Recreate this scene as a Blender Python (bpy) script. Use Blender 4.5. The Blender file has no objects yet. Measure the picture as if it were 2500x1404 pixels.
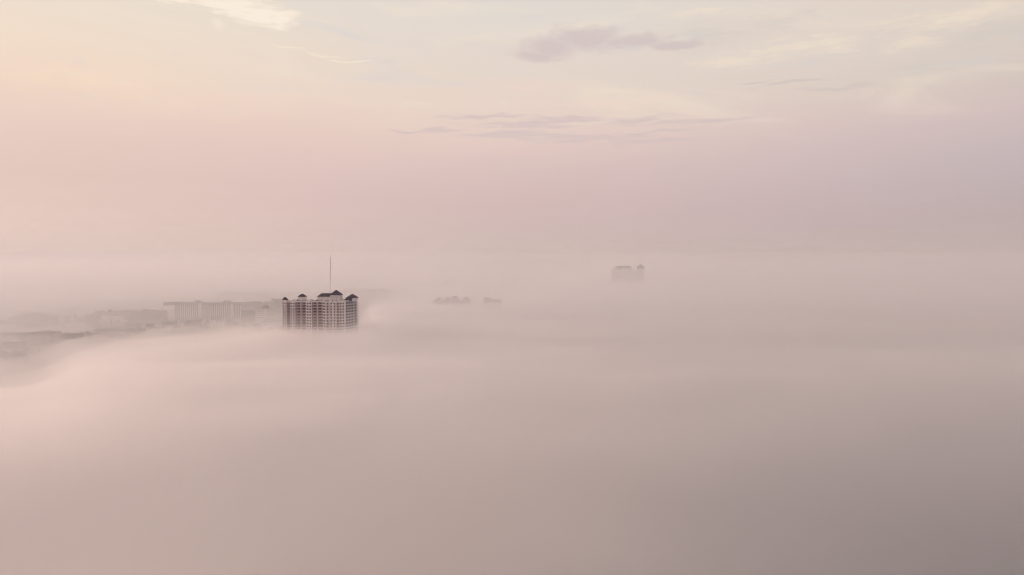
import bpy, bmesh, math, random
from mathutils import Vector, Matrix, noise
random.seed(7)
R = math.radians
sc = bpy.context.scene
COL = sc.collection

# ---------------------------------------------------------------- camera
CAM_Z = 100.0
FPX = 1667.0                      # focal length in photograph pixels (24 mm on 36 mm)
cd = bpy.data.cameras.new('camera'); cam = bpy.data.objects.new('camera', cd); COL.objects.link(cam)
cd.lens = 24.0; cd.sensor_width = 36.0; cd.clip_start = 0.5; cd.clip_end = 80000
cam.location = (0, 0, CAM_Z); cam.rotation_euler = (R(90 - 1.787), 0, 0)
sc.camera = cam

# ---------------------------------------------------------------- light
SUN_AZ, SUN_EL = R(-68), R(10)      # left of the view, slightly ahead, just risen
def lin(c):
    return tuple(((v/255)/12.92 if v/255 <= .04045 else ((v/255+.055)/1.055)**2.4) for v in c)
class NT:
    def __init__(s, t): s.t = t; s.n = t.nodes; s.l = t.links
    def node(s, ty, **kw):
        n = s.n.new(ty)
        for k, v in kw.items(): setattr(n, k, v)
        return n
    def m(s, op, a, b=None, c=None, clamp=False):
        n = s.n.new('ShaderNodeMath'); n.operation = op; n.use_clamp = clamp
        for i, v in enumerate((a, b, c)):
            if v is None: continue
            if isinstance(v, (int, float)): n.inputs[i].default_value = v
            else: s.l.new(v, n.inputs[i])
        return n.outputs[0]
    def ss(s, v, a, b):            # smoothstep
        n = s.n.new('ShaderNodeMapRange'); n.interpolation_type = 'SMOOTHSTEP'; n.clamp = True
        s.l.new(v, n.inputs[0]); n.inputs[1].default_value = a; n.inputs[2].default_value = b
        return n.outputs[0]
    def ramp(s, v, stops):
        n = s.n.new('ShaderNodeValToRGB'); e = n.color_ramp.elements
        while len(e) < len(stops): e.new(.5)
        for q, (p, c) in zip(e, stops): q.position = p; q.color = (*lin(c), 1)
        s.l.new(v, n.inputs[0]); return n.outputs[0]
    def mix(s, f, a, b, mode='MIX'):
        n = s.n.new('ShaderNodeMix'); n.data_type = 'RGBA'; n.blend_type = mode
        for i, v in ((0, f), (6, a), (7, b)):
            if isinstance(v, (int, float)): n.inputs[i].default_value = v
            elif isinstance(v, tuple): n.inputs[i].default_value = (*v[:3], 1)
            else: s.l.new(v, n.inputs[i])
        return n.outputs[2]
    def xyz(s, x, y, z):
        n = s.n.new('ShaderNodeCombineXYZ')
        for i, v in enumerate((x, y, z)):
            if isinstance(v, (int, float)): n.inputs[i].default_value = v
            else: s.l.new(v, n.inputs[i])
        return n.outputs[0]
    def noise(s, vec, scale, detail=4, rough=.5, dist=0):
        n = s.n.new('ShaderNodeTexNoise'); s.l.new(vec, n.inputs['Vector'])
        n.inputs['Scale'].default_value = scale; n.inputs['Detail'].default_value = detail
        n.inputs['Roughness'].default_value = rough; n.inputs['Distortion'].default_value = dist
        return n.outputs[0]

world = bpy.data.worlds.new('World'); sc.world = world; world.use_nodes = True
w = NT(world.node_tree); w.n.clear()
out = w.node('ShaderNodeOutputWorld'); bg = w.node('ShaderNodeBackground'); w.l.new(bg.outputs[0], out.inputs[0])
sky = w.node('ShaderNodeTexSky'); sky.sky_type = 'NISHITA'; sky.sun_disc = False
sky.sun_elevation = SUN_EL; sky.sun_rotation = SUN_AZ; sky.altitude = 100; sky.air_density = 1.0; sky.dust_density = 4.0
tc = w.node('ShaderNodeTexCoord'); sp = w.node('ShaderNodeSeparateXYZ'); w.l.new(tc.outputs['Generated'], sp.inputs[0])
X, Y, Z = sp.outputs
az = w.m('ARCTAN2', X, Y)                                  # 0 ahead, + to the right (radians)
el = w.m('MULTIPLY', w.m('ARCSINE', Z), 180/math.pi)       # degrees
azd = w.m('MULTIPLY', az, 180/math.pi)
# streaky noise in direction space: very long sideways, thin upwards
sv = w.xyz(w.m('MULTIPLY', azd, .045), w.m('MULTIPLY', el, .16), 3.1)
n1 = w.noise(sv, 1.0, 5, .55, .6)
sv2 = w.xyz(w.m('MULTIPLY', azd, .10), w.m('MULTIPLY', el, .55), 8.7)
n2 = w.noise(sv2, 1.0, 6, .55, .8)
lift = w.m('MULTIPLY', w.m('SUBTRACT', n1, .5), 3.2)
lift = w.m('ADD', lift, w.m('MULTIPLY', w.m('SUBTRACT', n2, .5), 1.6))
lift = w.m('MULTIPLY', lift, w.ss(el, 3, 12))
ee = w.m('DIVIDE', w.m('ADD', w.m('ADD', el, lift), 10), 100)       # ramp position: (deg+10)/100
def pos(d): return (d + 10)/100
RL = w.ramp(ee, [(pos(-5), (217,190,176)), (pos(0), (222,195,181)), (pos(3), (223,196,186)), (pos(6), (226,198,189)), (pos(9), (231,203,193)),
                 (pos(12), (240,214,197)), (pos(15), (243,222,203)), (pos(19), (237,224,208)), (pos(26), (224,214,204)), (pos(60), (210,205,207))])
RM = w.ramp(ee, [(pos(-5), (202,181,177)), (pos(0), (205,184,180)), (pos(3), (209,185,183)), (pos(5), (212,186,184)), (pos(8), (219,194,190)),
                 (pos(10.5), (230,205,196)), (pos(13), (234,214,202)), (pos(16), (230,216,205)), (pos(20), (228,219,211)), (pos(60), (208,203,207))])
RR = w.ramp(ee, [(pos(-5), (176,161,163)), (pos(0), (182,167,169)), (pos(4), (191,174,177)), (pos(8), (203,186,187)), (pos(10.5), (213,194,191)),
                 (pos(13), (217,202,193)), (pos(16), (221,208,198)), (pos(18.5), (228,213,200)), (pos(21), (224,212,201)), (pos(60), (200,194,201))])
RB = w.ramp(ee, [(pos(-5), (140,128,136)), (pos(0), (145,132,140)), (pos(10), (160,146,156)), (pos(20), (174,164,170)), (pos(60), (190,184,190))])   # the side away from the sun
sfac = w.m('COSINE', w.m('SUBTRACT', az, SUN_AZ))
col = w.mix(w.ss(sfac, -.85, -.18), RB, RR)
col = w.mix(w.ss(sfac, -.36, .42), col, RM)
col = w.mix(w.ss(sfac, .30, .92), col, RL)
# bluish gaps and cream veils high up
gap = w.m('MULTIPLY', w.ss(n2, .56, .74), w.ss(el, 10, 17))
col = w.mix(w.m('MULTIPLY', gap, .55), col, lin((216,212,212)))
veil = w.m('MULTIPLY', w.ss(w.noise(w.xyz(w.m('MULTIPLY', azd, .06), w.m('ADD', w.m('MULTIPLY', el, .33), w.m('MULTIPLY', azd, .03)), 21.0), 1.0, 6, .6, 1.0), .52, .72), w.ss(el, 8, 14))
col = w.mix(w.m('MULTIPLY', veil, .5), col, lin((243,228,208)))
wig = w.m('MULTIPLY', w.m('SUBTRACT', w.noise(w.xyz(w.m('MULTIPLY', azd, .22), w.m('MULTIPLY', el, .2), 4.4), 1.0, 3, .5), .5), 1.6)
puff = w.noise(w.xyz(w.m('MULTIPLY', azd, .75), w.m('MULTIPLY', el, 1.9), 5.3), 1.0, 7, .66, .5)
thread = w.noise(w.xyz(w.m('MULTIPLY', azd, .38), w.m('MULTIPLY', el, 4.2), 7.7), 1.0, 5, .6, .4)
cvec = w.xyz(azd, w.m('ADD', el, wig), 0.0)
NOISES = dict(puff=w.m('MULTIPLY', w.m('SUBTRACT', puff, .5), 1.7), thread=w.m('MULTIPLY', w.m('SUBTRACT', thread, .5), 3.6),
              wisp=w.m('ADD', w.m('MULTIPLY', w.m('SUBTRACT', puff, .5), 1.8), w.m('MULTIPLY', w.m('SUBTRACT', thread, .5), 1.8)))
def clouds(spots, colr, op, kind, soft=.5, bias=0.0):
    """sky clouds round the given directions; spots are (x, y, half width, half height), widths in degrees"""
    global col
    cur = None
    for px, py, rx_, ry_ in spots:
        a0 = math.degrees(math.atan((px-1250)/FPX)); e0 = math.degrees(math.atan((650-py)/FPX*math.cos(math.radians(a0))))
        n = w.n.new('ShaderNodeVectorMath'); n.operation = 'MULTIPLY_ADD'; w.l.new(cvec, n.inputs[0])
        n.inputs[1].default_value = (1/rx_, 1/ry_, 0); n.inputs[2].default_value = (-a0/rx_, -e0/ry_, 0)
        q = w.n.new('ShaderNodeVectorMath'); q.operation = 'LENGTH'; w.l.new(n.outputs[0], q.inputs[0])
        cur = q.outputs['Value'] if cur is None else w.m('MINIMUM', cur, q.outputs['Value'])
    v = w.m('SUBTRACT', w.m('ADD', NOISES[kind], 1.0+bias), cur)
    mr = w.n.new('ShaderNodeMapRange'); mr.interpolation_type = 'SMOOTHSTEP'
    w.l.new(v, mr.inputs[0]); mr.inputs[1].default_value = 0.0; mr.inputs[2].default_value = soft; mr.inputs[4].default_value = op
    col = w.mix(mr.outputs[0], col, lin(colr))
# broad soft tones first, then the shaped clouds
clouds([(2400, 90, 5, 1.6), (2250, 175, 5, 1.0), (1720, 95, 5, 1.3), (1900, 60, 4, .8)], (212,204,196), .55, 'wisp', 1.3)
clouds([(1950, 125, 8, 1.0), (2350, 40, 6, 1.0), (1780, 150, 5, .8), (1700, 40, 4, .6), (2220, 110, 3, .8)], (243,226,206), .65, 'wisp', 1.2)
clouds([(220, 205, 9, 2.2), (90, 190, 5, 1.6)], (250,225,197), .6, 'puff', 1.6)
clouds([(1300, 215, 6, .8), (1500, 250, 9, .7), (560, 250, 8, .8)], (243,216,202), .45, 'wisp', 1.2)
clouds([(1345, 118, 2.6, .9), (1430, 98, 3.4, 1.0), (1540, 105, 3.0, .6), (1640, 112, 2.6, .35), (1310, 142, 2.2, .4)], (211,195,193), .78, 'puff', 1.1, .42)
clouds([(1180, 293, 3.6, .16), (1400, 295, 4.4, .30), (1540, 291, 4.4, .28), (1720, 298, 3.8, .18)], (211,193,192), .62, 'thread', 1.2, .35)
clouds([(1280, 314, 4.6, .26), (1240, 332, 4.2, .30), (1420, 338, 6.4, .42), (1600, 345, 4.6, .26), (1580, 322, 4.0, .12)], (211,193,193), .62, 'thread', 1.3, .4)
clouds([(1070, 321, 1.6, .22), (1000, 318, 2.6, .08), (985, 319, 1.5, .06)], (212,192,191), .6, 'thread', 1.1, .3)
clouds([(2030, 215, 2.8, .18), (1920, 205, 2.4, .10), (1850, 203, 1.6, .08)], (209,195,191), .6, 'thread', 1.1, .35)
clouds([(440, 2, 2.0, .5), (500, 10, 2.4, .6), (570, 24, 2.6, .75), (640, 40, 2.1, .8), (690, 52, 1.4, .8), (560, 2, 3.2, .8)], (254,239,221), .95, 'wisp', .9, .3)
clouds([(542, 72, .6, .6), (715, 38, .5, .5), (600, 60, 1.4, .4)], (248,234,216), .6, 'puff', .9)
clouds([(710, 125, 2.2, .10), (780, 138, 2.4, .13), (860, 153, 2.2, .11)], (246,230,208), .7, 'wisp', .8, .1)
BG_STRENGTH = .1
warmed = w.mix(1.0, col, (1/BG_STRENGTH,)*3, 'MULTIPLY')
nish = w.mix(.03, warmed, sky.outputs[0])
w.l.new(nish, bg.inputs[0]); bg.inputs[1].default_value = BG_STRENGTH

sd = bpy.data.lights.new('sun', 'SUN'); sun = bpy.data.objects.new('sun', sd); COL.objects.link(sun)
sd.energy = 2.0; sd.angle = R(1.5); sd.color = (1.0, .73, .62)
dirv = Vector((math.sin(SUN_AZ)*math.cos(SUN_EL), math.cos(SUN_AZ)*math.cos(SUN_EL), math.sin(SUN_EL)))
sun.rotation_euler = dirv.to_track_quat('Z', 'Y').to_euler(); sun.location = (-300, 100, 300)

sc.view_settings.view_transform = 'Standard'; sc.view_settings.look = 'None'
sc.view_settings.exposure = 0.0; sc.view_settings.gamma = 1.0; sc.view_settings.use_curve_mapping = False
cy = sc.cycles
cy.filter_width = 1.0
cy.use_denoising = True
try: cy.denoiser = 'OPENIMAGEDENOISE'
except Exception: pass
cy.max_bounces = 12; cy.diffuse_bounces = 2; cy.glossy_bounces = 2; cy.transmission_bounces = 2
cy.volume_bounces = 6; cy.transparent_max_bounces = 24
cy.use_adaptive_sampling = True; cy.adaptive_threshold = .035
cy.sample_clamp_indirect = 6.0

# ---------------------------------------------------------------- materials
def mat(name, c, rough=.8, var=.12, scale=.5, spec=.3, c2=None, bump=0.0):
    m = bpy.data.materials.new(name); m.use_nodes = True
    t = NT(m.node_tree); b = t.n['Principled BSDF']
    co = t.node('ShaderNodeTexCoord')
    n = t.noise(co.outputs['Object'], scale, 5, .6)
    d = c2 or tuple(v*(1-var*2.2) for v in c); hi = tuple(min(1, v*(1+var)) for v in c)
    f = t.ss(n, .3, .7)
    t.l.new(t.mix(f, d, hi), b.inputs['Base Color'])
    b.inputs['Roughness'].default_value = rough; b.inputs['Specular IOR Level'].default_value = spec
    if bump:
        bp = t.node('ShaderNodeBump'); bp.inputs['Strength'].default_value = bump
        t.l.new(t.noise(co.outputs['Object'], scale*6, 4, .6), bp.inputs['Height']); t.l.new(bp.outputs[0], b.inputs['Normal'])
    return m
M = dict(
    stucco=mat('stucco', (.78,.68,.66), .85, .10, .35),
    stucco_grey=mat('stucco_grey', (.70,.66,.68), .85, .10, .35),
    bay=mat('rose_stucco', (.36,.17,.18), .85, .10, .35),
    curtain=mat('curtained_glass', (.17,.12,.12), .5, .3, .8, .2),
    trim=mat('trim', (.80,.73,.72), .8, .06, 1.0),
    slate=mat('slate_roof', (.036,.023,.050), .75, .25, 1.2, .15),
    glass=mat('window_glass', (.014,.006,.009), .35, .5, .8, .2),
    metal=mat('railing_metal', (.50,.29,.32), .6, .1, 1.0),
    sign=mat('sign_bronze', (.20,.16,.13), .7, .1, 1.0),
    white=mat('white_render', (.72,.70,.68), .8, .08, .2),
    concrete=mat('concrete', (.34,.32,.31), .85, .15, .2),
    darkwall=mat('dark_wall', (.16,.14,.14), .85, .15, .2),
    darkroof=mat('dark_roof', (.09,.08,.08), .85, .2, .3),
    tan=mat('tan_wall', (.30,.24,.18), .85, .15, .2),
    leaf=mat('foliage', (.045,.052,.030), .9, .3, .25, .1),
    leaf2=mat('foliage_dark', (.030,.036,.024), .9, .3, .25, .1),
    bark=mat('bark', (.08,.06,.045), .9, .2, 1.5, .1),
    ground=mat('ground_soil', (.31,.27,.22), .95, .18, .012, .1, bump=.3),
    red=mat('aviation_red', (.42,.07,.06), .6, .08, 1),
    flag=mat('flag_cloth', (.25,.10,.10), .8, .2, .5),
    hull=mat('boat_hull', (.66,.64,.63), .5, .05, .5),
    timber=mat('dock_timber', (.17,.13,.10), .9, .2, .5),
)
wm = bpy.data.materials.new('bay_water'); wm.use_nodes = True
t = NT(wm.node_tree); b = t.n['Principled BSDF']; b.inputs['Base Color'].default_value = (.035,.045,.05,1); b.inputs['Roughness'].default_value = .06
co = t.node('ShaderNodeTexCoord'); bp = t.node('ShaderNodeBump'); bp.inputs['Strength'].default_value = .08; bp.inputs['Distance'].default_value = .2
t.l.new(t.noise(co.outputs['Object'], .25, 4, .6), bp.inputs['Height']); t.l.new(bp.outputs[0], b.inputs['Normal'])
M['water'] = wm
def volmat(name, dens, colr=(1, .962, .951), g=.5):
    m = bpy.data.materials.new(name); m.use_nodes = True; t = NT(m.node_tree); t.n.clear()
    o = t.node('ShaderNodeOutputMaterial'); v = t.node('ShaderNodeVolumePrincipled')
    v.inputs['Color'].default_value = (*colr, 1); v.inputs['Density'].default_value = dens; v.inputs['Anisotropy'].default_value = g
    t.l.new(v.outputs[0], o.inputs['Volume']); return m

# ---------------------------------------------------------------- mesh helpers
class MB:
    def __init__(s): s.v = []; s.f = []; s.mi = []; s.mats = []
    def idx(s, m):
        if m not in s.mats: s.mats.append(m)
        return s.mats.index(m)
    def poly(s, vs, fs, m):
        o = len(s.v); s.v += [tuple(p) for p in vs]; i = s.idx(m)
        for f in fs: s.f.append([o+k for k in f]); s.mi.append(i)
        return s
    def box(s, x0, x1, y0, y1, z0, z1, m):
        vs = [(x0,y0,z0),(x1,y0,z0),(x1,y1,z0),(x0,y1,z0),(x0,y0,z1),(x1,y0,z1),(x1,y1,z1),(x0,y1,z1)]
        return s.poly(vs, [(0,3,2,1),(4,5,6,7),(0,1,5,4),(1,2,6,5),(2,3,7,6),(3,0,4,7)], m)
    def hip(s, x0, x1, y0, y1, z0, z1, m, rx0=None, rx1=None):
        """hip roof, ridge along x from rx0 to rx1 (a pyramid when equal); thin fascia under it"""
        cx = (x0+x1)/2; cyy = (y0+y1)/2
        if rx0 is None: rx0 = rx1 = cx
        f = .25
        vs = [(x0,y0,z0-f),(x1,y0,z0-f),(x1,y1,z0-f),(x0,y1,z0-f),(x0,y0,z0),(x1,y0,z0),(x1,y1,z0),(x0,y1,z0)]
        fs = [(0,3,2,1),(0,1,5,4),(1,2,6,5),(2,3,7,6),(3,0,4,7)]
        if rx0 == rx1:
            vs += [(rx0,cyy,z1)]; fs += [(4,5,8),(5,6,8),(6,7,8),(7,4,8)]
        else:
            vs += [(rx0,cyy,z1),(rx1,cyy,z1)]; fs += [(4,5,9,8),(5,6,9),(6,7,8,9),(7,4,8)]
        return s.poly(vs, fs, m)
    def tube(s, a, b_, r0, r1, m, n=6):
        a = Vector(a); b_ = Vector(b_); d = (b_-a).normalized()
        u = d.cross(Vector((0,0,1)) if abs(d.z) < .9 else Vector((1,0,0))).normalized(); q = d.cross(u)
        vs = [tuple(p + (u*math.cos(k*2*math.pi/n)+q*math.sin(k*2*math.pi/n))*r) for p, r in ((a, r0), (b_, r1)) for k in range(n)]
        fs = [(k, (k+1) % n, n+(k+1) % n, n+k) for k in range(n)] + [tuple(range(n))[::-1], tuple(range(n, 2*n))]
        return s.poly(vs, fs, m)
    def mesh(s, name):
        me = bpy.data.meshes.new(name); me.from_pydata(s.v, [], s.f)
        for m in s.mats: me.materials.append(m)
        me.polygons.foreach_set('material_index', s.mi); me.update(); return me
    def build(s, name, parent=None, loc=(0,0,0), rz=0):
        return inst(s.mesh(name), name, parent, loc, rz)
def inst(me, name, parent=None, loc=(0,0,0), rz=0):
    o = bpy.data.objects.new(name, me); COL.objects.link(o)
    o.location = loc; o.rotation_euler = (0, 0, rz)
    if parent: o.parent = parent
    return o
def tag(o, label=None, cat=None, group=None, kind=None):
    if label: o['label'] = label
    if cat: o['category'] = cat
    if group: o['group'] = group
    if kind: o['kind'] = kind
    return o
def empty(name, loc, label, cat, group=None, rz=0):
    o = bpy.data.objects.new(name, None); COL.objects.link(o); o.empty_display_size = 2
    o.location = loc; o.rotation_euler = (0, 0, rz)
    return tag(o, label, cat, group)
def copy_tree(o, parent=None):
    c = o.copy(); COL.objects.link(c); c.parent = parent
    for ch in [k for k in COL.objects if k.parent == o]: copy_tree(ch, c)
    return c
def gx(px, D): return (px-1250)/FPX*D                 # sideways metres at distance D
def gz(py, D): return CAM_Z-(py-650)/FPX*D            # height at distance D
def gd(py): return CAM_Z*FPX/(py-650)                 # distance of level ground

# ---------------------------------------------------------------- ground and water
g = MB()
G = 30000
g.poly([(-G,-G,0),(G,-G,0),(G,G,0),(-G,G,0)], [(0,1,2,3)], M['ground'])
tag(g.build('ground'), 'dark flat land lying under the fog', kind='structure')
# the bay inlet between the two shores on the left
def outline(pts, z, m, name, label):
    vs = [(x, y, z) for x, y in pts]
    return tag(MB().poly(vs, [tuple(range(len(vs)))], m).build(name), label, kind='structure')
near = [(-3000, 930), (-900, 985), (gx(0,1015), 1015), (gx(150,1020), 1020), (gx(240,1060), 1060), (gx(330,1075), 1075), (gx(390,1110), 1110)]
far = [(gx(400,1150), 1150), (gx(350,1195), 1195), (gx(270,1225), 1225), (gx(150,1225), 1225), (gx(0,1235), 1235), (-900, 1260), (-1100, 1500), (-1200, 2600), (-3200, 2900), (-4500, 2000)]
outline(near+far, .012, M['water'], 'water', 'pale calm inlet between the two low shores')
outline([(40,-900),(-30,80),(70,330),(140,520),(330,640),(900,720),(2200,600),(2600,-900)], .012, M['water'], 'water', 'dark water sheet added to darken the lower right under the thin fog')  # dark sheet added below the thinned fog so the lower right corner deepens
outline([(-40,1500),(900,1450),(1900,1100),(3200,1300),(4200,3000),(2500,3300),(900,2700),(100,2300)], .012, M['water'], 'water', 'wide bay water hidden below the fog sheet')

# ---------------------------------------------------------------- main building
D0 = 694.0; K = D0/FPX
FL = 2.935; TOP = gz(734, D0)            # parapet height
NR = 11
ROOT = (gx(780, D0), D0, 0)
mb_root = empty('apartment_tower', ROOT, 'tall pale apartment tower with dark pyramid roofs rising clear out of the fog', 'apartment building')
def lx(px): return gx(px, D0)-ROOT[0]
def lz(py): return gz(py, D0)
rowz = [lz(741.0)-i*FL for i in range(NR)]  # window centre heights
S, SG, TR = M['stucco'], M['stucco_grey'], M['trim']
# recessed core of the block (the back wall of the balconies)
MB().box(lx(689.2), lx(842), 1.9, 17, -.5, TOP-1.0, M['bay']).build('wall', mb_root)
wingA = Vector((lx(842), 0.0)); wingB = Vector((gx(872, 720)-ROOT[0], 26.0)); wl = (wingB-wingA).length
wa = math.atan2((wingB-wingA).y, (wingB-wingA).x)
# pier blocks standing proud of the recesses
def pier(p0, p1, top=734, m=S, dep=1.9):
    return MB().box(lx(p0), lx(p1), 0, dep-.004, -.5, lz(top), m).build('pier', mb_root)
pier(688.4, 698.4, 732.4); pier(707.4, 719.6, 733.4); pier(746.8, 760.0, 733.2); pier(786.8, 794.6, 734.2)
pier(794.6, 803.0, 735.6, dep=1.2); pier(803.0, 820.0, 731.4); pier(820.0, 828.3, 735, dep=1.2); pier(828.3, 842.2, 734.6)
for p0, p1 in ((732.9, 734.1), (772.6, 773.9)):
    MB().box(lx(p0), lx(p1), .25, 1.896, -.5, lz(735.2), TR).build('divider_wall', mb_root)
# lintel bands and parapet between the piers
for p0, p1 in ((698.4, 707.4), (719.6, 746.8), (760.0, 786.8)):
    MB().box(lx(p0)+.004, lx(p1)-.004, .3, 1.7, lz(738.2), lz(735.6), TR).build('parapet', mb_root)
# flat roof deck, railings and dark copings along the roof edge
MB().box(lx(689.5), lx(842), 2.2, 16.7, TOP-.99, TOP-.8, M['concrete']).build('roof_deck', mb_root)
for p0, p1 in ((698.8, 706.0), (722.5, 731.5), (734.5, 744.0), (762.5, 772.0), (774.2, 783.5), (794.0, 802.6), (828.6, 837.5)):
    MB().box(lx(p0), lx(p1), .9, 2.1, lz(735.5), lz(734.2), M['slate']).build('coping', mb_root)
# windows
def window_mesh(wd, ht, curtain=False):
    m = MB(); f = .09
    m.box(-wd/2, wd/2, -.05, .02, -ht/2, -ht/2+f, TR); m.box(-wd/2, wd/2, -.05, .02, ht/2-f, ht/2, TR)
    m.box(-wd/2, -wd/2+f, -.05, .02, -ht/2+f, ht/2-f, TR); m.box(wd/2-f, wd/2, -.05, .02, -ht/2+f, ht/2-f, TR)
    if curtain:
        cxx = random.uniform(-.2, .3)*wd
        m.box(-wd/2+f, cxx, -.018, .02, -ht/2+f, ht/2-f, M['curtain']); m.box(cxx, wd/2-f, -.02, .02, -ht/2+f, ht/2-f, M['glass'])
    else:
        m.box(-wd/2+f, wd/2-f, -.02, .02, -ht/2+f, ht/2-f, M['glass'])
    return m.mesh('window')
wn = window_mesh(1.35, 1.6); ww = window_mesh(1.65, 1.65); wdoor = window_mesh(2.8, 2.3); wslim = window_mesh(1.1, 1.6)
VAR = {}
def variant(me, wd, ht):
    VAR[me] = window_mesh(wd, ht, True)
for me_, a_, b_ in ((wn,1.35,1.6),(ww,1.65,1.65),(wdoor,2.8,2.3),(wslim,1.1,1.6)): variant(me_, a_, b_)
def put_col(px, me, y=-.024, name='window', dz=0, rows=NR):
    for i in range(rows):
        inst(VAR[me] if me in VAR and random.random() < .16 else me, name, mb_root, (lx(px), y, rowz[i]+dz))
put_col(690.8, wn); put_col(695.3, wslim)
for p in (710.4, 716.4, 750.4, 756.4): put_col(p, ww)
put_col(790.3, ww)
for p in (807.6, 815.8): put_col(p, ww)
for p in (831.2, 837.4): put_col(p, ww)
# balcony doors on the recessed back wall
for p in (704.0, 728.2, 740.0, 768.0, 780.0): put_col(p, wdoor, 1.876, 'balcony_door', -.1)
for p in (700.3, 722.3, 745.2, 762.4, 785.2): put_col(p, wslim, 1.876, 'balcony_door', .05)
for p in (798.8, 824.3): put_col(p, window_mesh(1.9, 2.1), -.024, 'balcony_door', -.15)
# balconies
def balcony_mesh(wd, dep, posts=True):
    m = MB(); m.box(-wd/2, wd/2, 0, dep, -.11, .11, TR)
    m.box(-wd/2, wd/2, .02, .08, 1.02, 1.10, M['metal'])
    n = max(3, int(wd/.27))
    for k in range(n+1):
        x = -wd/2+.03+(wd-.06)*k/n; m.box(x-.065, x+.065, .025, .075, .11, 1.02, M['metal'])
    if posts:
        for sx in (-1, 1):
            xx = sx*(wd/2-.04); m.box(xx-.03, xx+.03, .08, dep, 1.02, 1.10, M['metal'])
            for q in range(int(dep/.25)): m.box(xx-.03, xx+.03, .15+q*.25, .21+q*.25, .11, 1.02, M['metal'])
    return m.mesh('balcony')
for p0, p1 in ((698.4, 707.4), (719.6, 732.9), (734.1, 746.8), (760.0, 772.6), (773.9, 786.8)):
    wd = (p1-p0)*K-.01; me = balcony_mesh(wd, 1.8, False)
    for i in range(NR): inst(me, 'balcony', mb_root, (lx((p0+p1)/2), .06, rowz[i]-1.2))
me = balcony_mesh(3.3, 1.2)
for p in (798.8, 824.3):
    for i in range(NR): inst(me, 'balcony', mb_root, (lx(p), -1.22, rowz[i]-1.2))
# angled right wing
wing = MB(); wing.box(0, wl, .004, 15, -.5, TOP+.3, SG)
wobj = wing.build('wing_wall', mb_root, (wingA.x, wingA.y, 0), wa); tag(wobj, 'greyer receding right wing')
def onwing(u, v, z): return (wingA.x+math.cos(wa)*u-math.sin(wa)*v, wingA.y+math.sin(wa)*u+math.cos(wa)*v, z)
def wing_balcony(dep):
    q_ = MB(); q_.box(-1.9, 1.9, 0, dep, -.16, .16, TR); q_.box(-1.9, 1.9, .0, .1, .16, .62, SG); q_.box(-1.9, 1.9, .0, .08, 1.0, 1.1, M['metal'])
    for k in range(9): q_.box(-1.85+k*.46, -1.80+k*.46, .02, .08, .62, 1.0, M['metal'])
    return q_.mesh('balcony')
wb1 = wing_balcony(.9); wb2 = wing_balcony(2.6); wdr = window_mesh(3.6, 1.55)
fin = MB().box(-.35, .35, -.55, 0, -.5, TOP, SG).mesh('fin_wall')
for u in (0.35, 5.9, 11.9, 18.2): inst(fin, 'fin_wall', mb_root, onwing(u, 0, 0), wa)
for u in (3.2, 8.9, 15.0, 22.6):
    for i in range(NR):
        inst(wdr, 'balcony_door', mb_root, onwing(u, -.026, rowz[i]+.15), wa)
        inst(wb1 if u < 20 else wb2, 'balcony', mb_root, onwing(u, -.92 if u < 20 else -2.62, rowz[i]-1.1), wa)
# roof blocks: local y positions set back on the deck
def block(p0, p1, ytop, y0, y1, m=S, zb=None):
    return MB().box(lx(p0), lx(p1), y0, y1, TOP-.79 if zb is None else zb, lz(ytop), m).build('roof_block', mb_root)
def roof(p0, p1, eave, apex, y0, y1, r0=None, r1=None):
    return MB().hip(lx(p0), lx(p1), y0, y1, lz(eave), lz(apex), M['slate'], None if r0 is None else lx(r0), None if r1 is None else lx(r1)).build('roof', mb_root)
roof(687.6, 699.8, 731.8, 724.4, -.3, 4.6)
MB().box(lx(688.5), lx(698.9), 1.9, 4.2, TOP-2, lz(732.5), S).build('roof_block', mb_root)
block(723.9, 740.3, 724.7, 4, 10.5); roof(723.1, 741.1, 724.4, 717.8, 3.4, 11, 731.0, 733.2)
block(772.6, 803.4, 724.5, 3.2, 12.5); roof(771.8, 812, 724.2, 716.8, 2.6, 13.2, 779.8, 808)
block(803.9, 828.6, 720.6, 2.2, 12); roof(802.6, 829.8, 720.2, 707.9, 1.3, 12.8)
block(829.4, 831.5, 729.0, 4, 10)
# ledges, door and scroll sign on the tall block
for a_, b_, yy in ((803.6, 827.6, 724.0), (804.6, 828.0, 729.6)):
    MB().box(lx(a_), lx(b_), 1.75, 2.19, lz(yy+.6), lz(yy), TR).build('ledge', mb_root)
s_ = MB(); s_.box(lx(806), lx(824), 1.98, 2.19, lz(728.6), lz(725.2), TR)
pts = [(806.5+i*.5, 726.9-1.05*math.sin(i*.5)*math.exp(-((i-17)/22)**2)) for i in range(34)]
for (a_, b1), (c_, d1) in zip(pts[:-1], pts[1:]):
    s_.tube((lx(a_), 1.9, lz(b1)), (lx(c_), 1.9, lz(d1)), .09, .09, M['sign'], 4)
tag(s_.build('sign', mb_root), 'worn bronze scroll sign on the tall roof block')
MB().box(lx(809.9), lx(812.7), -.03, .3, lz(735.4), lz(732.0), M['darkwall']).build('roof_hatch', mb_root)
for px_, yy_ in ((744, 6), (749, 9), (756, 5), (765, 8), (709, 7), (716, 10), (834, 6)):
    MB().box(lx(px_), lx(px_)+random.uniform(.8, 2), yy_, yy_+1.5, TOP-.79, TOP+random.uniform(.5, 1.1), M['concrete']).build('roof_vent', mb_root)
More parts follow.
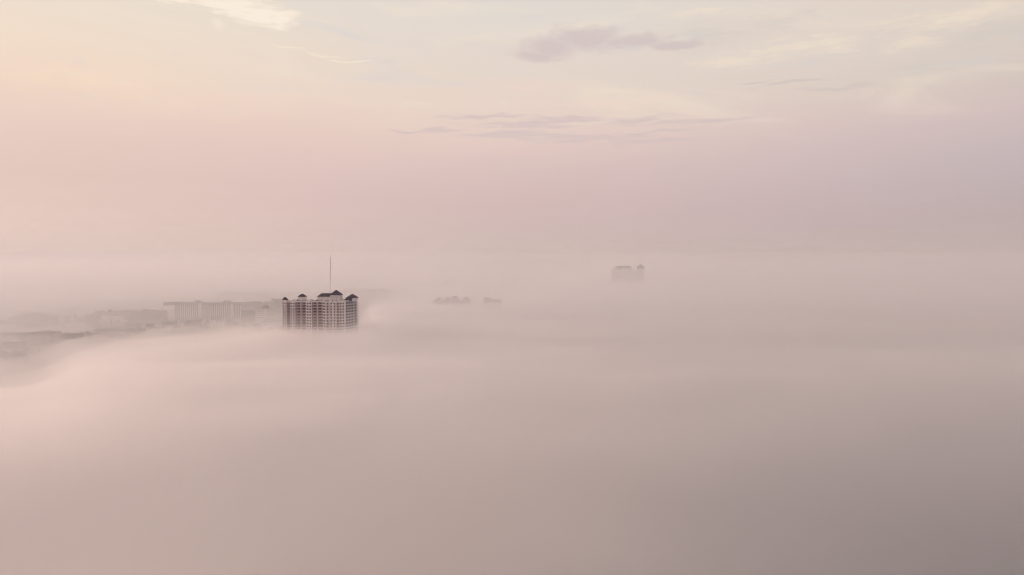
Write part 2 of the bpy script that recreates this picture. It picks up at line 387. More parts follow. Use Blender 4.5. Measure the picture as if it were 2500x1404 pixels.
# right hand pyramid and its small companion over the wing
MB().box(lx(857), lx(864.8), 3.5, 17, TOP-.5, lz(727.6), SG).build('roof_block', mb_root)
roof(841.5, 866.5, 727.6, 718.4, 3.0, 16, 854.0, 855.0)
MB().box(lx(843), lx(858.0), 4.0, 15, TOP-.5, lz(727.9), M['slate']).build('roof_skirt', mb_root)
roof(836.5, 851, 733.4, 725.6, 2.3, 13)
for a_, b_, yt in ((845.5, 850, 732.8), (858.5, 862, 731.5), (864, 868.5, 730.9)):
    MB().box(lx(a_), lx(b_), 2.0, 3.4, TOP-.3, lz(yt), SG).build('chimney', mb_root)

# ---------------------------------------------------------------- radio mast behind the tower
def mast():
    D = 1500.; r = empty('radio_mast', (gx(806.8, D), D, 0), 'slender red and grey lattice mast standing behind the apartment tower', 'mast')
    H = gz(629, D); n = 20; w0 = 1.0
    c = [(math.cos(a), math.sin(a)) for a in (0, 2.094, 4.189)]
    for k in range(n):
        z0 = H*k/n; z1 = H*(k+1)/n-.02; s0 = w0*(1-.55*k/n); s1 = w0*(1-.55*(k+1)/n)
        m = MB(); mt = M['red'] if (k >= 14 or k % 4 == 2) else M['concrete']
        for q in range(3):
            a = c[q]; b_ = c[(q+1) % 3]
            m.tube((a[0]*s0, a[1]*s0, z0), (a[0]*s1, a[1]*s1, z1), .15, .14, mt, 4)
            m.tube((a[0]*s0, a[1]*s0, z0), (b_[0]*s1, b_[1]*s1, z1), .08, .08, mt, 4)
            m.tube((a[0]*s1, a[1]*s1, z1-.1), (b_[0]*s1, b_[1]*s1, z1-.1), .10, .10, mt, 4)
        m.build('mast_section', r)
    MB().tube((0,0,H), (0,0,H+3), .12, .05, M['concrete']).build('antenna', r)
    MB().tube((0,0,H-.1), (0,0,H+.7), .3, .3, M['red'], 8).build('beacon', r)
    for z_, a_ in ((H*.45, 1), (H*.62, -1), (H*.8, 1)):
        MB().tube((a_*.5,-.6,z_), (a_*.5,-1.0,z_), .3, .8, M['concrete'], 10).build('dish', r)
mast()

# ---------------------------------------------------------------- generic buildings
def building(name, px0, px1, ytop, D, label, cat='building', wall='white', depth=14, flat=True, rows=0, cols=0, group=None, roofc='concrete', rise=0, over=.5, winw=.5, barrel=False, rz=0):
    x0, x1 = gx(px0, D), gx(px1, D); cx = (x0+x1)/2; H = gz(ytop, D)
    r = empty(name, (cx, D, 0), label, cat, group, rz); hw = (x1-x0)/2
    body = H-rise
    MB().box(-hw, hw, 0, depth, -.3, body, M[wall]).build('wall', r)
    if barrel:
        m = MB(); n = 10; rr = []
        for yy in (-over, depth+over):
            for k in range(n+1):
                a = math.pi*k/n; rr.append((-(hw+over)*math.cos(a), yy, body+.02+rise*math.sin(a)))
        fs = [(k, k+1, n+2+k, n+1+k) for k in range(n)] + [tuple(range(n+1))[::-1], tuple(range(n+1, 2*n+2)), (0, n+1, 2*n+1, n)]
        m.poly(rr, fs, M[roofc]).build('roof', r)
    elif rise > 0:
        MB().hip(-hw-over, hw+over, -over, depth+over, body+.27, H, M[roofc], -hw*.5 if hw > depth/2+1 else None, hw*.5 if hw > depth/2+1 else None).build('roof', r)
    else:
        MB().box(-hw-over*.6, hw+over*.6, -over*.6, depth+over*.6, body+.003, body+.5, M[roofc]).build('roof', r)
    if rows and cols:
        pitch = 2*hw/cols; ph = min(3.2, (body-1)/rows); me = window_mesh(pitch*winw, ph*.55)
        for i in range(rows):
            for k in range(cols): inst(me, 'window', r, (-hw+pitch*(k+.5), -.024, body-ph*(i+.55)))
    return r
def flat_block(px0, px1, ytop, D, label, **kw): return building('flat_roofed_building', px0, px1, ytop, D, label, **kw)

# the long slab hotel on the left, behind the inlet
DH = 1250.
hr = empty('slab_hotel', (gx(500, DH), DH, 0), 'long slab hotel with rows of dark window bays under a flat overhanging roof', 'hotel')
def hx(px): return gx(px, DH)-gx(500, DH)
def hz(py): return gz(py, DH)
MB().box(hx(418), hx(438), 10, 26, -.3, hz(746.5), M['concrete']).build('wall', hr)
MB().box(hx(438), hx(483), 1.2, 22, -.3, hz(745), M['concrete']).build('wall', hr)
MB().box(hx(491), hx(563), .6, 21, -.3, hz(744.6), M['concrete']).build('wall', hr)
MB().box(hx(568), hx(587), 0, 20, -.3, hz(743.8), M['darkwall']).build('wall', hr)
MB().box(hx(483), hx(491), -1.5, 22, -.3, hz(741.5), M['white']).build('stair_tower', hr)
MB().box(hx(563), hx(568), -1.5, 21, -.3, hz(741.5), M['white']).build('stair_tower', hr)
MB().poly([(hx(393),4,hz(746.5)),(hx(440),-1,hz(745)),(hx(440),26,hz(745)),(hx(393),26,hz(746.5)),(hx(397),5,hz(738.6)),(hx(440),0,hz(738)),(hx(440),25,hz(738)),(hx(397),25,hz(738.6))],
          [(0,3,2,1),(4,5,6,7),(0,1,5,4),(1,2,6,5),(2,3,7,6),(3,0,4,7)], M['darkwall']).build('roof_canopy', hr)
MB().box(hx(440.2), hx(482.8), .2, 22, hz(744.9), hz(738.4), M['concrete']).build('roof_band', hr)
MB().box(hx(491.2), hx(562.8), -.2, 21, hz(744.5), hz(738.8), M['concrete']).build('roof_band', hr)
MB().box(hx(568.2), hx(588), -.3, 20.2, hz(743.7), hz(739), M['concrete']).build('roof_band', hr)
MB().box(hx(471), hx(481), 6, 14, hz(738.3), hz(733.8), M['concrete']).build('plant_room', hr)
MB().box(hx(540), hx(556), 6, 14, hz(738.7), hz(734.6), M['concrete']).build('plant_room', hr)
for a_, b_, n, y in ((439, 482.5, 9, 1.2), (491.5, 562.5, 14, .6), (569, 586.5, 3, 0)):
    pit = (hx(b_)-hx(a_))/n; me = window_mesh(pit*.62, 2.3); fn = MB().box(-pit*.14, pit*.14, -1.3, -.002, 0, hz(745), M['white']).mesh('fin_wall')
    for k in range(n+1): inst(fn, 'fin_wall', hr, (hx(a_)+pit*k, y, 0))
    for k in range(n):
        for i in range(7): inst(me, 'window', hr, (hx(a_)+pit*(k+.5), y-.026, hz(747.5)-i*3.0))

# low buildings round the hotel and along the shores
FG = 'low buildings among the trees by the hotel'
for args in (
    (429, 452, 779.5, 1130, 'low white house below the left end of the slab hotel', 'white', 2, 5),
    (480, 500, 776.5, 1160, 'small white house in front of the stair tower of the hotel', 'white', 2, 4),
    (508, 518, 781.5, 1130, 'tiny pale house left of the pink hut below the hotel', 'white', 1, 2),
    (531, 545, 783.0, 1110, 'low pinkish hut in the middle below the hotel', 'white', 1, 3),
    (453, 474, 783.0, 1120, 'dark roofed low building under the hotel fins', 'darkwall', 1, 4),
    (567, 578, 779.0, 1150, 'bright little house at the right foot of the hotel', 'white', 1, 2),
    (392, 424, 786.0, 1105, 'long low dark shed at the marina edge', 'darkwall', 1, 6),
    (400, 412, 797.0, 1040, 'pale shed roof nearest the fog under the hotel', 'white', 1, 2)):
    building('low_building', args[0], args[1], args[2], args[3], args[4], wall=args[5], rows=args[6], cols=args[7], group=FG, depth=10)
flat_block(588, 622, 757.2, 1190, 'grey mid-rise block just right of the slab hotel', wall='darkwall', rows=5, cols=8)
flat_block(622, 686, 759.0, 1150, 'long pale building behind the left edge of the apartment tower', wall='white', rows=4, cols=14)
flat_block(640, 690, 781.5, 1060, 'low white building with a long cornice beside the tower base', wall='white', rows=1, cols=9)
wt = empty('water_tower', (gx(647.5, 1130), 1130, 0), 'mushroom shaped water tower above the pale building', 'water tower')
MB().tube((0,0,-.2), (0,0,gz(752.5,1130)), 2.3, 1.9, M['white'], 12).build('column', wt)
MB().tube((0,0,gz(753.6,1130)+.6), (0,0,gz(750,1130)), 3.0, 5.6, M['darkwall'], 16).tube((0,0,gz(750,1130)), (0,0,gz(747.4,1130)), 5.6, 5.0, M['darkwall'], 16).tube((0,0,gz(747.4,1130)), (0,0,gz(745,1130)), 5.0, 1.0, M['darkwall'], 16).build('tank', wt)

# far shore on the left
building('white_hall', 239, 262, 772.8, 1228, 'left one of two long white sheds on the far shore', 'shed', depth=12, rows=0, roofc='white')
building('white_hall', 272, 300, 773.2, 1228, 'right one of two long white sheds on the far shore', 'shed', depth=12, rows=0, roofc='white')
building('white_house', 170.5, 179, 768.0, 1235, 'small bright white house standing in the far tree line', 'house', depth=9, rows=2, cols=2)
building('dark_roofed_house', 208, 220, 768.2, 1250, 'small house with a dark flat roof above the far shore', 'house', wall='darkwall', depth=9, roofc='darkroof')
building('white_house', 140, 149, 774.0, 1228, 'faint pale house at the foot of the far wooded hill', 'house', depth=9, rows=1, cols=2)
# left pier
pr = empty('pier', (gx(8, 1210), 1210, 0), 'long low pier running off the far shore at the left', 'pier')
MB().box(-45, 14, 0, 5, 2.6, 3.2, M['timber']).build('deck', pr)
for k in range(12): MB().box(-44+k*5.1, -43.3+k*5.1, .5, 4.5, -.4, 2.59, M['timber']).build('pile', pr)

# near shore on the left
building('barrel_roofed_hall', 64, 100.5, 811.3, 855, 'tan hall with a broad curved roof at the left', 'hall', wall='tan', roofc='darkroof', rise=2.8, barrel=True, depth=24, rows=3, cols=6)
flat_block(113, 131.5, 812.5, 870, 'square dark topped block right of the curved roof hall', wall='tan', roofc='darkroof', rows=3, cols=3, depth=12)
flat_block(-60, 62, 817.0, 930, 'long flat roofed warehouse at the left edge of the view', wall='tan', roofc='darkroof', depth=22, rows=2, cols=14)
flat_block(-40, 38, 836.5, 760, 'pale low building nearest the camera at the left edge', wall='concrete', depth=16, rows=1, cols=8, winw=.35)
building('small_tower', 205.3, 211.8, 808.6, 900, 'tiny pointed tower on a low roof near the inlet', 'tower', wall='darkwall', roofc='darkroof', rise=1.2, depth=3.5, over=.2)
flat_block(192, 226, 816.2, 899, 'long low roof at the foot of the tiny pointed tower', wall='tan', roofc='darkroof', depth=12, rows=1, cols=6)
flat_block(228, 300, 804.5, 975, 'pale waterside building along the near shore of the inlet', wall='concrete', depth=14, rows=1, cols=10)
flat_block(-30, 26, 828, 840, 'low pale roofed shed between warehouse and curved roof hall', wall='white', depth=12, rows=1, cols=5)
# lamp pole and flagpole
lp = empty('floodlight_pole', (gx(92, 700), 700, 0), 'tall bare floodlight pole in front of the curved roof hall', 'pole')
MB().tube((0,0,-.2), (0,0,gz(851,700)), .34, .24, M['darkwall'], 8).build('pole', lp)
hd = MB().box(-1.1, 1.1, -.3, .3, gz(851,700), gz(851,700)+.8, M['darkwall']); hd.build('floodlight', lp)
DF = 1012.
fp = empty('flagpole', (gx(269, DF), DF, 0), 'very tall flagpole with a flag at the edge of the inlet', 'flagpole')
HF = gz(754, DF)
MB().tube((0,0,-.2), (0,0,HF), .42, .22, M['darkwall'], 8).build('pole', fp)
fm = MB(); n = 10; vs = []
for k in range(n+1):
    a = k/n; vs += [(.15+ -4.2*a, .35*math.sin(a*7), HF-.4-3.0*a*a-.6*a), (.15+ -4.2*a, .35*math.sin(a*7+.4), HF-3.6-2.2*a*a+.2*a)]
for off in (0,):
    fs = [(2*k, 2*k+2, 2*k+3, 2*k+1) for k in range(n)]
    fm.poly(vs, fs, M['flag'])
fo = fm.build('flag', fp); sm = fo.modifiers.new('s', 'SOLIDIFY'); sm.thickness = .06

# ---------------------------------------------------------------- right of the tower: roofs poking out of the fog
DR = 1150.
pk = empty('peaked_roof_resort', (gx(1103, DR), DR, 0), 'resort block whose row of peaked roofs just clears the fog', 'resort')
def rx(px): return gx(px, DR)-gx(1103, DR)
def rzz(py): return gz(py, DR)
MB().box(rx(1056), rx(1148), 0, 16, -.3, rzz(733.6), M['concrete']).build('wall', pk)
for a_, b_, ap, r0, r1 in ((1062.5, 1079, 724.4, None, None), (1083.5, 1101, 724.2, None, None), (1097.5, 1124, 723.6, 1103, 1114), (1128, 1147, 725.0, 1134, 1139)):
    q = MB(); q.hip(rx(a_), rx(b_), 0.2, 13, rzz(732.6), rzz(ap), M['concrete'], None if r0 is None else rx(r0), None if r1 is None else rx(r1)); q.build('roof', pk)  # roof colour paled in place of thicker mist over the peaks
for k in range(16): inst(window_mesh(2.0, 1.8) if k == 0 else wnd, 'window', pk, (rx(1060)+k*3.8, -.026, rzz(736))) if k else globals().__setitem__('wnd', inst(window_mesh(2.0, 1.8), 'window', pk, (rx(1060), -.026, rzz(736))).data)
fb = empty('stepped_block', (gx(1202, DR), DR+10, 0), 'stepped flat roofed block alone in the fog right of the peaked roofs', 'building')
def bx(px): return gx(px, DR+10)-gx(1202, DR+10)
MB().box(bx(1182), bx(1196), 0, 14, -.3, gz(727.8, DR+10), M['concrete']).build('wall', fb)
MB().box(bx(1181.3), bx(1196.4), -.4, 14.4, gz(727.79, DR+10), gz(727.0, DR+10), M['concrete']).build('roof', fb)
MB().box(bx(1196), bx(1222), 1, 14, -.3, gz(732.4, DR+10), M['concrete']).build('wall', fb)
MB().box(bx(1196.5), bx(1222.6), .6, 14.4, gz(732.39, DR+10), gz(731.4, DR+10), M['concrete']).build('roof', fb)
for k in range(9): inst(wnd, 'window', fb, (bx(1184)+k*2.9, -.03 if k < 4 else .97, gz(736.3, DR+10)))
D3 = 2400.
building('distant_low_block', 1229, 1247, 695.2, 2050, 'very faint flat rooftop far off above the stepped block', 'building', wall='darkwall', roofc='darkroof', depth=20)
# far cluster on the right
rc = empty('distant_tower_block', (gx(1528, D3), D3, 0), 'faint wide tower block of stepped wings far off on the right', 'tower block')
def cx3(px): return gx(px, D3)-gx(1528, D3)
def cz3(py): return gz(py, D3)
for a_, b_, tp, y0, m in ((1495, 1511, 658.5, 8, 'concrete'), (1503, 1514, 654.5, 11, 'concrete'), (1509, 1541, 650.2, 14, 'concrete'), (1513, 1537, 663.0, 1, 'concrete'), (1534, 1556, 661.0, 0, 'concrete'), (1501, 1522, 671, 3, 'concrete'), (1541, 1549, 656.5, 12, 'concrete')):
    MB().box(cx3(a_), cx3(b_), y0, 34, -.3, cz3(tp), M[m]).build('wall', rc)
    MB().box(cx3(a_)-.8, cx3(b_)+.8, y0-.8, 34.5+y0*.1, cz3(tp)+.003+y0*.002, cz3(tp)+1.3, M['concrete']).build('roof', rc)  # pale roof colour stands in for haze over the far wings
slab3 = MB().box(-28, 28, -1.6, 0, -.3, .3, M['white']).mesh('balcony')
for i in range(12): inst(slab3, 'balcony', rc, (cx3(1536), -.01, cz3(666)-i*3.3))
rt = empty('distant_pointed_tower', (gx(1565, D3), D3, 0), 'faint slim tower with a pointed roof at the right end of the far block', 'tower')
h3 = gx(1573, D3)-gx(1565, D3)
MB().box(-h3, h3, 0, 2*h3, -.3, cz3(652.5), M['concrete']).build('wall', rt)
MB().hip(-h3-1, h3+1, -1, 2*h3+1, cz3(652.5)+.3, cz3(644.5), M['concrete']).build('roof', rt)  # pointed roof paled likewise, the haze is put into its colour
wnt = window_mesh(3.2, 1.8)
for i in range(9):
    for k in range(4): inst(wnt, 'window', rt, (-h3+3+k*5.6, -.026, cz3(656)-i*3.6))

# ---------------------------------------------------------------- trees
def crown_mesh(h, r, seed, m, n=230):
    rnd = random.Random(seed); mb = MB()
    blobs = [(rnd.uniform(-.55,.55)*r, rnd.uniform(-.55,.55)*r, h*(.55+rnd.uniform(-.16,.28)), r*rnd.uniform(.35,.62)) for _ in range(8)]
    for _ in range(n):
        bx_, by_, bz_, br = rnd.choice(blobs)
        d = Vector((rnd.gauss(0,1), rnd.gauss(0,1), rnd.gauss(0,.8))).normalized()*br*rnd.uniform(.6,1.05)
        p = Vector((bx_, by_, bz_))+d; s_ = r*rnd.uniform(.10,.22)
        e1 = Vector((rnd.gauss(0,1), rnd.gauss(0,1), rnd.gauss(0,1))).normalized(); e2 = e1.cross(Vector((rnd.gauss(0,1), rnd.gauss(0,1), rnd.gauss(0,1)))).normalized()
        e3 = e1.cross(e2)
        mb.poly([p+e1*s_, p+e2*s_, p-e1*s_, p-e2*s_*.8, p+e3*s_*.5], [(0,1,4),(1,2,4),(2,3,4),(3,0,4)], m)
    return mb.mesh('crown')
def trunk_mesh(h, seed):
    rnd = random.Random(seed); mb = MB(); mb.tube((0,0,-.3), (0,0,h*.5), h*.03, h*.018, M['bark'])
    for k in range(4):
        a = rnd.uniform(0, 6.28); mb.tube((0,0,h*rnd.uniform(.25,.45)), (math.cos(a)*h*.18, math.sin(a)*h*.18, h*.62), h*.014, h*.006, M['bark'], 5)
    return mb.mesh('trunk')
protos = [(crown_mesh(10, 5.0+.6*(i % 3), 40+i, M['leaf'] if i % 2 else M['leaf2']), trunk_mesh(10, 90+i)) for i in range(6)]
def tree(px, D, H, label, group, wide=1.0):
    cm, tm = protos[random.randrange(6)]
    o = empty('broadleaf_tree', (gx(px, D), D, 0), label, 'tree', group, random.uniform(0, 6.28)); s_ = H/9.6
    o.scale = (s_*wide, s_*wide, s_)
    inst(cm, 'crown', o); inst(tm, 'trunk', o)
def interp(x, tab):
    if x <= tab[0][0]: return tab[0][1]
    for (a, b_), (c, d) in zip(tab[:-1], tab[1:]):
        if x <= c: return b_+(d-b_)*(x-a)/(c-a)
    return tab[-1][1]
# far shore: skyline of the wood in photograph pixels (x, top y)
prof = [(23,774),(30,769),(36,774),(46,769),(62,766),(80,764),(98,766),(115,770),(140,772),(160,773),(164,770),(172,775),(200,776),(220,772),(228,762),(240,758.5),(262,760),(275,762),(300,758),(318,759),(340,758),(395,757)]
L1, G1 = 'hazy dark broadleaf tree in the low wood on the far shore', 'trees of the wood on the far shore'
x = 25.
while x < 395:
    for q in range(2):
        D = (1232 if q == 0 else 1262)+random.uniform(-4, 14)
        yt = interp(x, prof)+(random.uniform(0, 3) if q == 0 else random.uniform(-.6, 1.2))
        H = max(4.5, gz(yt, D))
        if 238 < x < 301 and q == 0: H = min(H, 5)
        if q == 0: H *= random.uniform(.55, .85)
        if not (167 < x < 181 and q == 0): tree(x+random.uniform(-2, 2), D, H, L1, G1, 1.0 if H > 9 else 1.3)
    x += random.uniform(5.5, 8.5)
L2, G2 = 'soft grey tree in the groves round the slab hotel', 'trees round the slab hotel'
for _ in range(60):
    px = random.uniform(350, 690)
    D = random.uniform(1075, 1225); D = D if not 588 < px < 690 else random.uniform(1040, 1100)
    tree(px, D, random.uniform(5, 10), L2, G2, 1.15)
for _ in range(26):
    px = random.uniform(590, 690); D = random.uniform(1330, 1420)
    yt = interp(px, [(590,742),(615,738),(640,741),(665,733),(690,727)])
    tree(px, D, gz(yt+random.uniform(-1, 4), D), 'tall faint tree in the grove behind the pale building', 'trees behind the pale building', .8)
for _ in range(14):
    px = random.uniform(588, 660); D = random.uniform(1265, 1300)
    tree(px, D, gz(random.uniform(750, 756), D), 'tree between the hotel and the mushroom water tower', 'trees beyond the grey block', .9)
L3, G3 = 'dim olive tree in the thicket at the left edge near the fog', 'trees of the thicket at the left edge'
for _ in range(34):
    px = random.uniform(-25, 72); D = random.uniform(672, 735)
    tree(px, D, random.uniform(5, 12 if px < 55 else 8), L3, G3, 1.2)
for px, D, H in ((98, 690, 5), (104, 690, 6), (110, 688, 4.5), (84, 720, 6), (66, 760, 8), (48, 770, 9)):
    tree(px, D, H, 'small dim bush tree near the floodlight pole', 'bush trees near the floodlight pole', 1.3)
L4, G4 = 'low blurred tree on the near shore behind the fog edge', 'trees along the near shore'
for px in [50,56,104,108,138,142,148,153,158,162,168,174,180,186,216,222,300,308,316,322,330,336,344,350]:
    D = random.uniform(885, 915) if px < 230 else random.uniform(990, 1040)
    yt = 815.5+random.uniform(-1.5, 2) if px < 230 else random.uniform(800, 804)
    tree(px, D, max(5, gz(yt, D)), L4, G4, 1.1)
for px in range(232, 300, 7):
    D = random.uniform(940, 965); tree(px+random.uniform(-2, 2), D, random.uniform(5, 8), L4, G4, 1.2)

# distant wooded shores, one soft mass each
def woodland(name, x0, x1, D, hts, label, seed):
    rnd = random.Random(seed); mb = MB(); n = int((x1-x0)/9)
    for k in range(n):
        px = x0+(x1-x0)*(k+rnd.random())/n; h = gz(interp(px, hts), D)*rnd.uniform(.82, 1.04); cx = gx(px, D); yy = D+rnd.uniform(0, 60); r = rnd.uniform(9, 16)
        for q in range(26):
            p = Vector((cx+rnd.gauss(0, r*.6), yy+rnd.gauss(0, r*.6), rnd.uniform(.1, 1.0)*h)); s_ = rnd.uniform(2.5, 5.5)
            e1 = Vector((rnd.gauss(0,1), rnd.gauss(0,1), rnd.gauss(0,.6))).normalized(); e2 = e1.cross(Vector((rnd.gauss(0,1), rnd.gauss(0,1), rnd.gauss(0,1)))).normalized(); e3 = e1.cross(e2)
            if p.z+s_ > h*1.05: p.z = h*1.05-s_
            mb.poly([p+e1*s_, p+e2*s_, p-e1*s_, p-e2*s_, p+e3*s_*.6], [(0,1,4),(1,2,4),(2,3,4),(3,0,4)], M['leaf'])
    tag(mb.build(name), label, 'woods', kind='stuff')
woodland('distant_woods', 500, 1010, 1900, [(500,718),(520,711),(700,714),(760,712),(860,706),(1010,702)], 'very faint wooded shore behind the apartment tower', 5)
woodland('distant_woods', 880, 1260, 2600, [(880,702),(960,694),(1060,690),(1150,691),(1260,697)], 'barely visible dark tree line far behind the peaked roofs', 6)

# ---------------------------------------------------------------- boats in the little marina
def boat():
    r = empty('motor_boat', (0,0,0), 'small white motor boat moored at the hazy marina', 'boat', 'boats moored in the marina')
    m = MB(); L = 5.; W = 1.5
    top = [(-L,-W*.8),(L*.3,-W),(L,0),(L*.3,W),(-L,W*.8)]
    vs = [(x*.86, y*.7, -.3) for x, y in top]+[(x, y, 1.2) for x, y in top]
    m.poly(vs, [(4,3,2,1,0),(5,6,7,8,9)]+[(k, (k+1) % 5, 5+(k+1) % 5, 5+k) for k in range(5)], M['hull']); m.build('hull', r)
    MB().box(-2.2, 1.4, -1, 1, 1.21, 2.4, M['hull']).build('cabin', r)
    MB().box(-1.9, 1.2, -1.02, 1.02, 1.6, 2.1, M['glass']).box(-2.4, 1.2, -1.1, 1.1, 2.405, 2.5, M['hull']).build('windscreen', r)
    return r
b0 = boat()
lb = [(348, 1150, .2), (357, 1138, .1), (366, 1128, .15), (374, 1150, .1), (352, 1112, .2), (362, 1106, .1), (381, 1140, .2)]
for i, (px, D, a) in enumerate(lb):
    o = b0 if i == 0 else copy_tree(b0)
    o.location = (gx(px, D), D, .0); o.rotation_euler.z = a
dk = empty('dock', (gx(365, 1122), 1122, 0), 'low timber dock between the moored boats', 'dock')
MB().box(-22, 16, -1, 1, .5, .8, M['timber']).build('deck', dk)
for k in range(8): MB().box(-21+k*5, -20.6+k*5, -.8, -.4, -.4, .49, M['timber']).build('pile', dk)

# ---------------------------------------------------------------- fog
def sst(a, b_, v):
    t_ = min(1, max(0, (v-a)/(b_-a))); return t_*t_*(3-2*t_)
def axis(lo, hi, c0, c1, fine_, grow=1.12):
    """coordinates fine between c0 and c1, growing outwards"""
    a = [c0+(c1-c0)*k/int((c1-c0)/fine_) for k in range(int((c1-c0)/fine_)+1)]
    s_ = fine_
    while a[-1] < hi: s_ *= grow; a.append(min(hi, a[-1]+s_))
    s_ = fine_
    while a[0] > lo: s_ *= grow; a.insert(0, max(lo, a[0]-s_))
    return a
def fog_sheet(name, label, fn, dens, xs, ys, g_=.45, colr=(1, .962, .951), bottom=-2.0):
    nx, ny = len(xs), len(ys); vs = []; fs = []
    for yy in ys:
        for xx in xs: vs.append((xx, yy, max(-1.0, fn(xx, yy))))
    for j in range(ny-1):
        for i in range(nx-1):
            a = j*nx+i; fs.append((a, a+1, a+nx+1, a+nx))
    rim = [i for i in range(nx)]+[j*nx+nx-1 for j in range(1, ny)]+[(ny-1)*nx+i for i in range(nx-2, -1, -1)]+[j*nx for j in range(ny-2, 0, -1)]
    base = len(vs)
    for r_ in rim: vs.append((vs[r_][0], vs[r_][1], bottom))
    n = len(rim)
    for k in range(n): fs.append((rim[(k+1) % n], rim[k], base+k, base+(k+1) % n))
    fs.append(tuple(base+k for k in range(n-1, -1, -1)))
    me = bpy.data.meshes.new(name); me.from_pydata(vs, [], fs); me.polygons.foreach_set('use_smooth', [False]*len(fs))
    me.materials.append(volmat(name+'_volume', dens, colr, g_)); me.update()
    o = bpy.data.objects.new(name, me); COL.objects.link(o)
    return tag(o, label, 'fog', kind='stuff')
xh = axis(-24000, 24000, -3000, 3000, 300); yh = axis(-24000, 24000, -3000, 9000, 300)
def fbm(x, y, s, seed, o=4): return noise.fractal(Vector((x/s, y/s, seed)), .9, 2.1, o)
xs = axis(-9000, 9000, -760, 700, 16); ys = axis(-2500, 12000, 250, 1300, 16)
EDGE = [(-600,400),(0,430),(100,440),(150,555),(250,620),(400,670),(600,700),(690,712),(868,718),(885,900),(902,1130),(1060,1190),(1230,1260),(1330,2000),(1500,2500),(1700,4000),(2300,20000)]
def bank(hgt, amp, seed, back0=120, inset=0):
    def f(x, y):
        back = back0
        px = 1250+FPX*x/max(y, 120.)
        if y < 120: px = 1250+FPX*x/120
        px = max(-700, min(3500, px))
        back += 190*sst(330, 120, px)
        e = interp(px, EDGE)+fbm(x, y, 190, seed+3)*38-inset
        nz = fbm(x, y*1.0, 260, seed)*amp+fbm(x, y, 62, seed+9, 3)*amp*.55
        h = hgt+nz
        # the sheet sinks and thins towards the near right, shaped to darken that corner
        h -= 16*sst(1350, 2750, px)*sst(430, 190, y)
        h += 4.2*fbm(x/3.2, y, 95, seed+5, 3)+7.5*sst(420, 640, px)*sst(1000, 880, px)*sst(470, 660, y)
        h += 1.5*sst(900, 2500, y)
        return -6+(h+6)*sst(e+back, e-60-.4*back, y)
    return f
fog_sheet('fog_bank', 'thin feathered top of the fog sheet around the apartment tower', bank(40, 4.0, 1.0, 170, 0), .005, xs, ys)
fog_sheet('fog_bank', 'faint drifting fringe that reaches past the edge of the fog sheet', bank(42, 7.0, 6.3, 330, -90), .0022, xs, ys)
fog_sheet('fog_bank', 'ragged second fringe along the edge of the fog sheet', bank(36, 8.0, 8.8, 220, -50), .0035, xs, ys)
fog_sheet('fog_bank', 'main body of the fog sheet spread over the foreground', bank(36, 3.6, 1.7, 150, 15), .013, xs, ys)
fog_sheet('fog_bank', 'dense low core of the fog sheet', bank(30, 4.5, 4.2, 140, 40), .019, xs, ys)
START = [(-600,420),(0,470),(200,560),(350,690),(500,760),(670,760),(880,745),(930,450),(1400,450),(3500,600)]
def mist(hgt, amp, seed, far=0, shift=0):
    def f(x, y):
        if y < 200: return -6
        px = max(-600, min(3500, 1250+FPX*x/y))
        s0 = interp(px, START)+shift+fbm(x, y, 300, seed+2)*25
        h = hgt+fbm(x, y, 420, seed)*amp-(hgt-40)*(1 if 50 < hgt < 90 else 0)*sst(1400, 2000, y)*sst(1250, 1420, px)*sst(1950, 1700, px)+far*min(2.5, max(0, (y-1500)/4000))**2
        return -6+(h+6)*sst(s0, s0+90, y)
    return f
xm = axis(-11000, 11000, -900, 900, 40); ym = axis(150, 14000, 400, 1700, 40)
fog_sheet('mist_layer', 'low mist lying behind the fog over the shores', mist(41, 6, 11.0), .0015, xm, ym, .32, (.955,.924,.926))
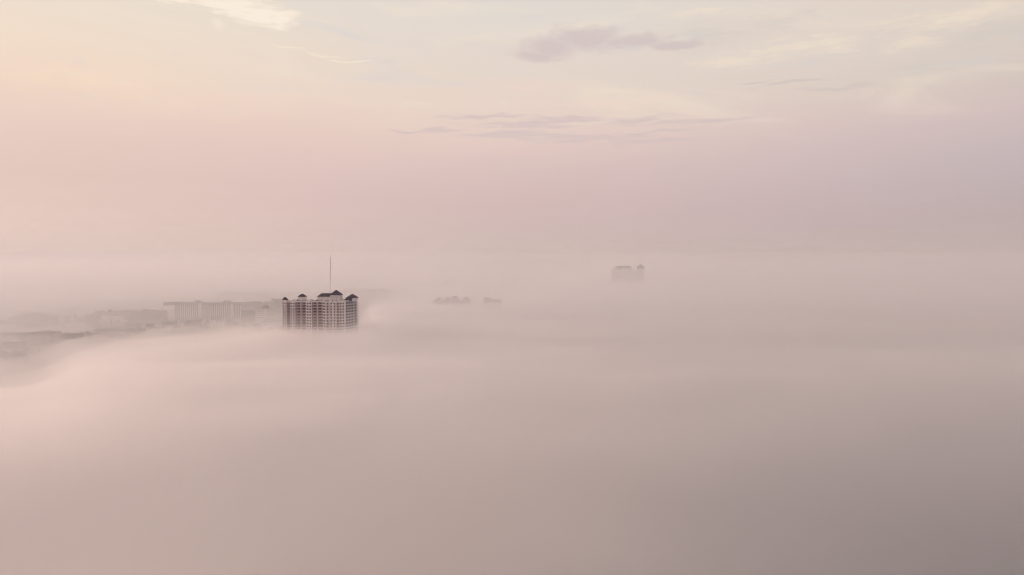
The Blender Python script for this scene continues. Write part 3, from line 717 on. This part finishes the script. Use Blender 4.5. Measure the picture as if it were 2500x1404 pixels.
fog_sheet('mist_layer', 'middle mist layer that softens the hotel and woods', mist(74, 7, 13.0, 14, 30), .0009, xm, ym, .32, (.955,.924,.926))
def east(x, y):
    if y < 200: return -6
    px = max(-600, min(3500, 1250+FPX*x/y)); h = 62+fbm(x, y, 350, 31.)*7-34*sst(1500, 2000, y)
    return -6+(h+6)*sst(880, 1000, px)*sst(700, 850, y)
fog_sheet('mist_layer', 'thicker patch of mist over the land right of the apartment tower', east, .0014, xm, ym, .32, (.955,.924,.926))
def west(x, y):
    if y < 200: return -6
    px = max(-600, min(3500, 1250+FPX*x/y)); h = 40+fbm(x, y, 250, 37.)*7
    return -6+(h+6)*sst(420, 150, px)*sst(330, 430, y)*sst(760, 600, y)
fog_sheet('mist_layer', 'drifting mist in front of the thicket at the left edge', west, .0022, xs, ys, .3, (.98,.945,.93))
def drift(x, y):
    if y < 800: return -6
    px = max(-600, min(3500, 1250+FPX*x/y)); h = 128+fbm(x, y, 500, 43.)*10
    return -6+(h+6)*sst(1180, 1480, px)*sst(2050, 1650, px)*sst(1250, 1900, y)*sst(2700, 2350, y)
fog_sheet('mist_layer', 'drift of thin mist in front of the far stepped tower block', drift, .0010, xm, ym, .32, (1,.968,.962))
fog_sheet('mist_layer', 'high thin mist over the far land', mist(95, 5, 15.0, 40, 70), .0006, xm, ym, .32, (.955,.924,.926))
for k, (h_, d_) in enumerate(((520, .00005), (900, .00004), (1400, .00003), (2000, .000022), (2800, .000018))):
    def upper(x, y, h_=h_, k=k):
        r2 = (x*x+y*y)/24000**2
        return min(h_, h_*r2*(1+.12*fbm(x, y, 3500, 20.+k))-2)
    fog_sheet('mist_layer', ('lowest', 'second', 'middle', 'fourth', 'topmost')[k]+' of the five far veils that rise over the horizon', upper, d_, xh, yh, .35, (1,.97,.965))
hzb = MB(); hzb.box(-26000, 26000, -26000, 26000, -3.2, 152, volmat('haze_volume', .00010, (.96, .93, .94), .3))
tag(hzb.build('haze'), 'pale morning haze', kind='stuff')
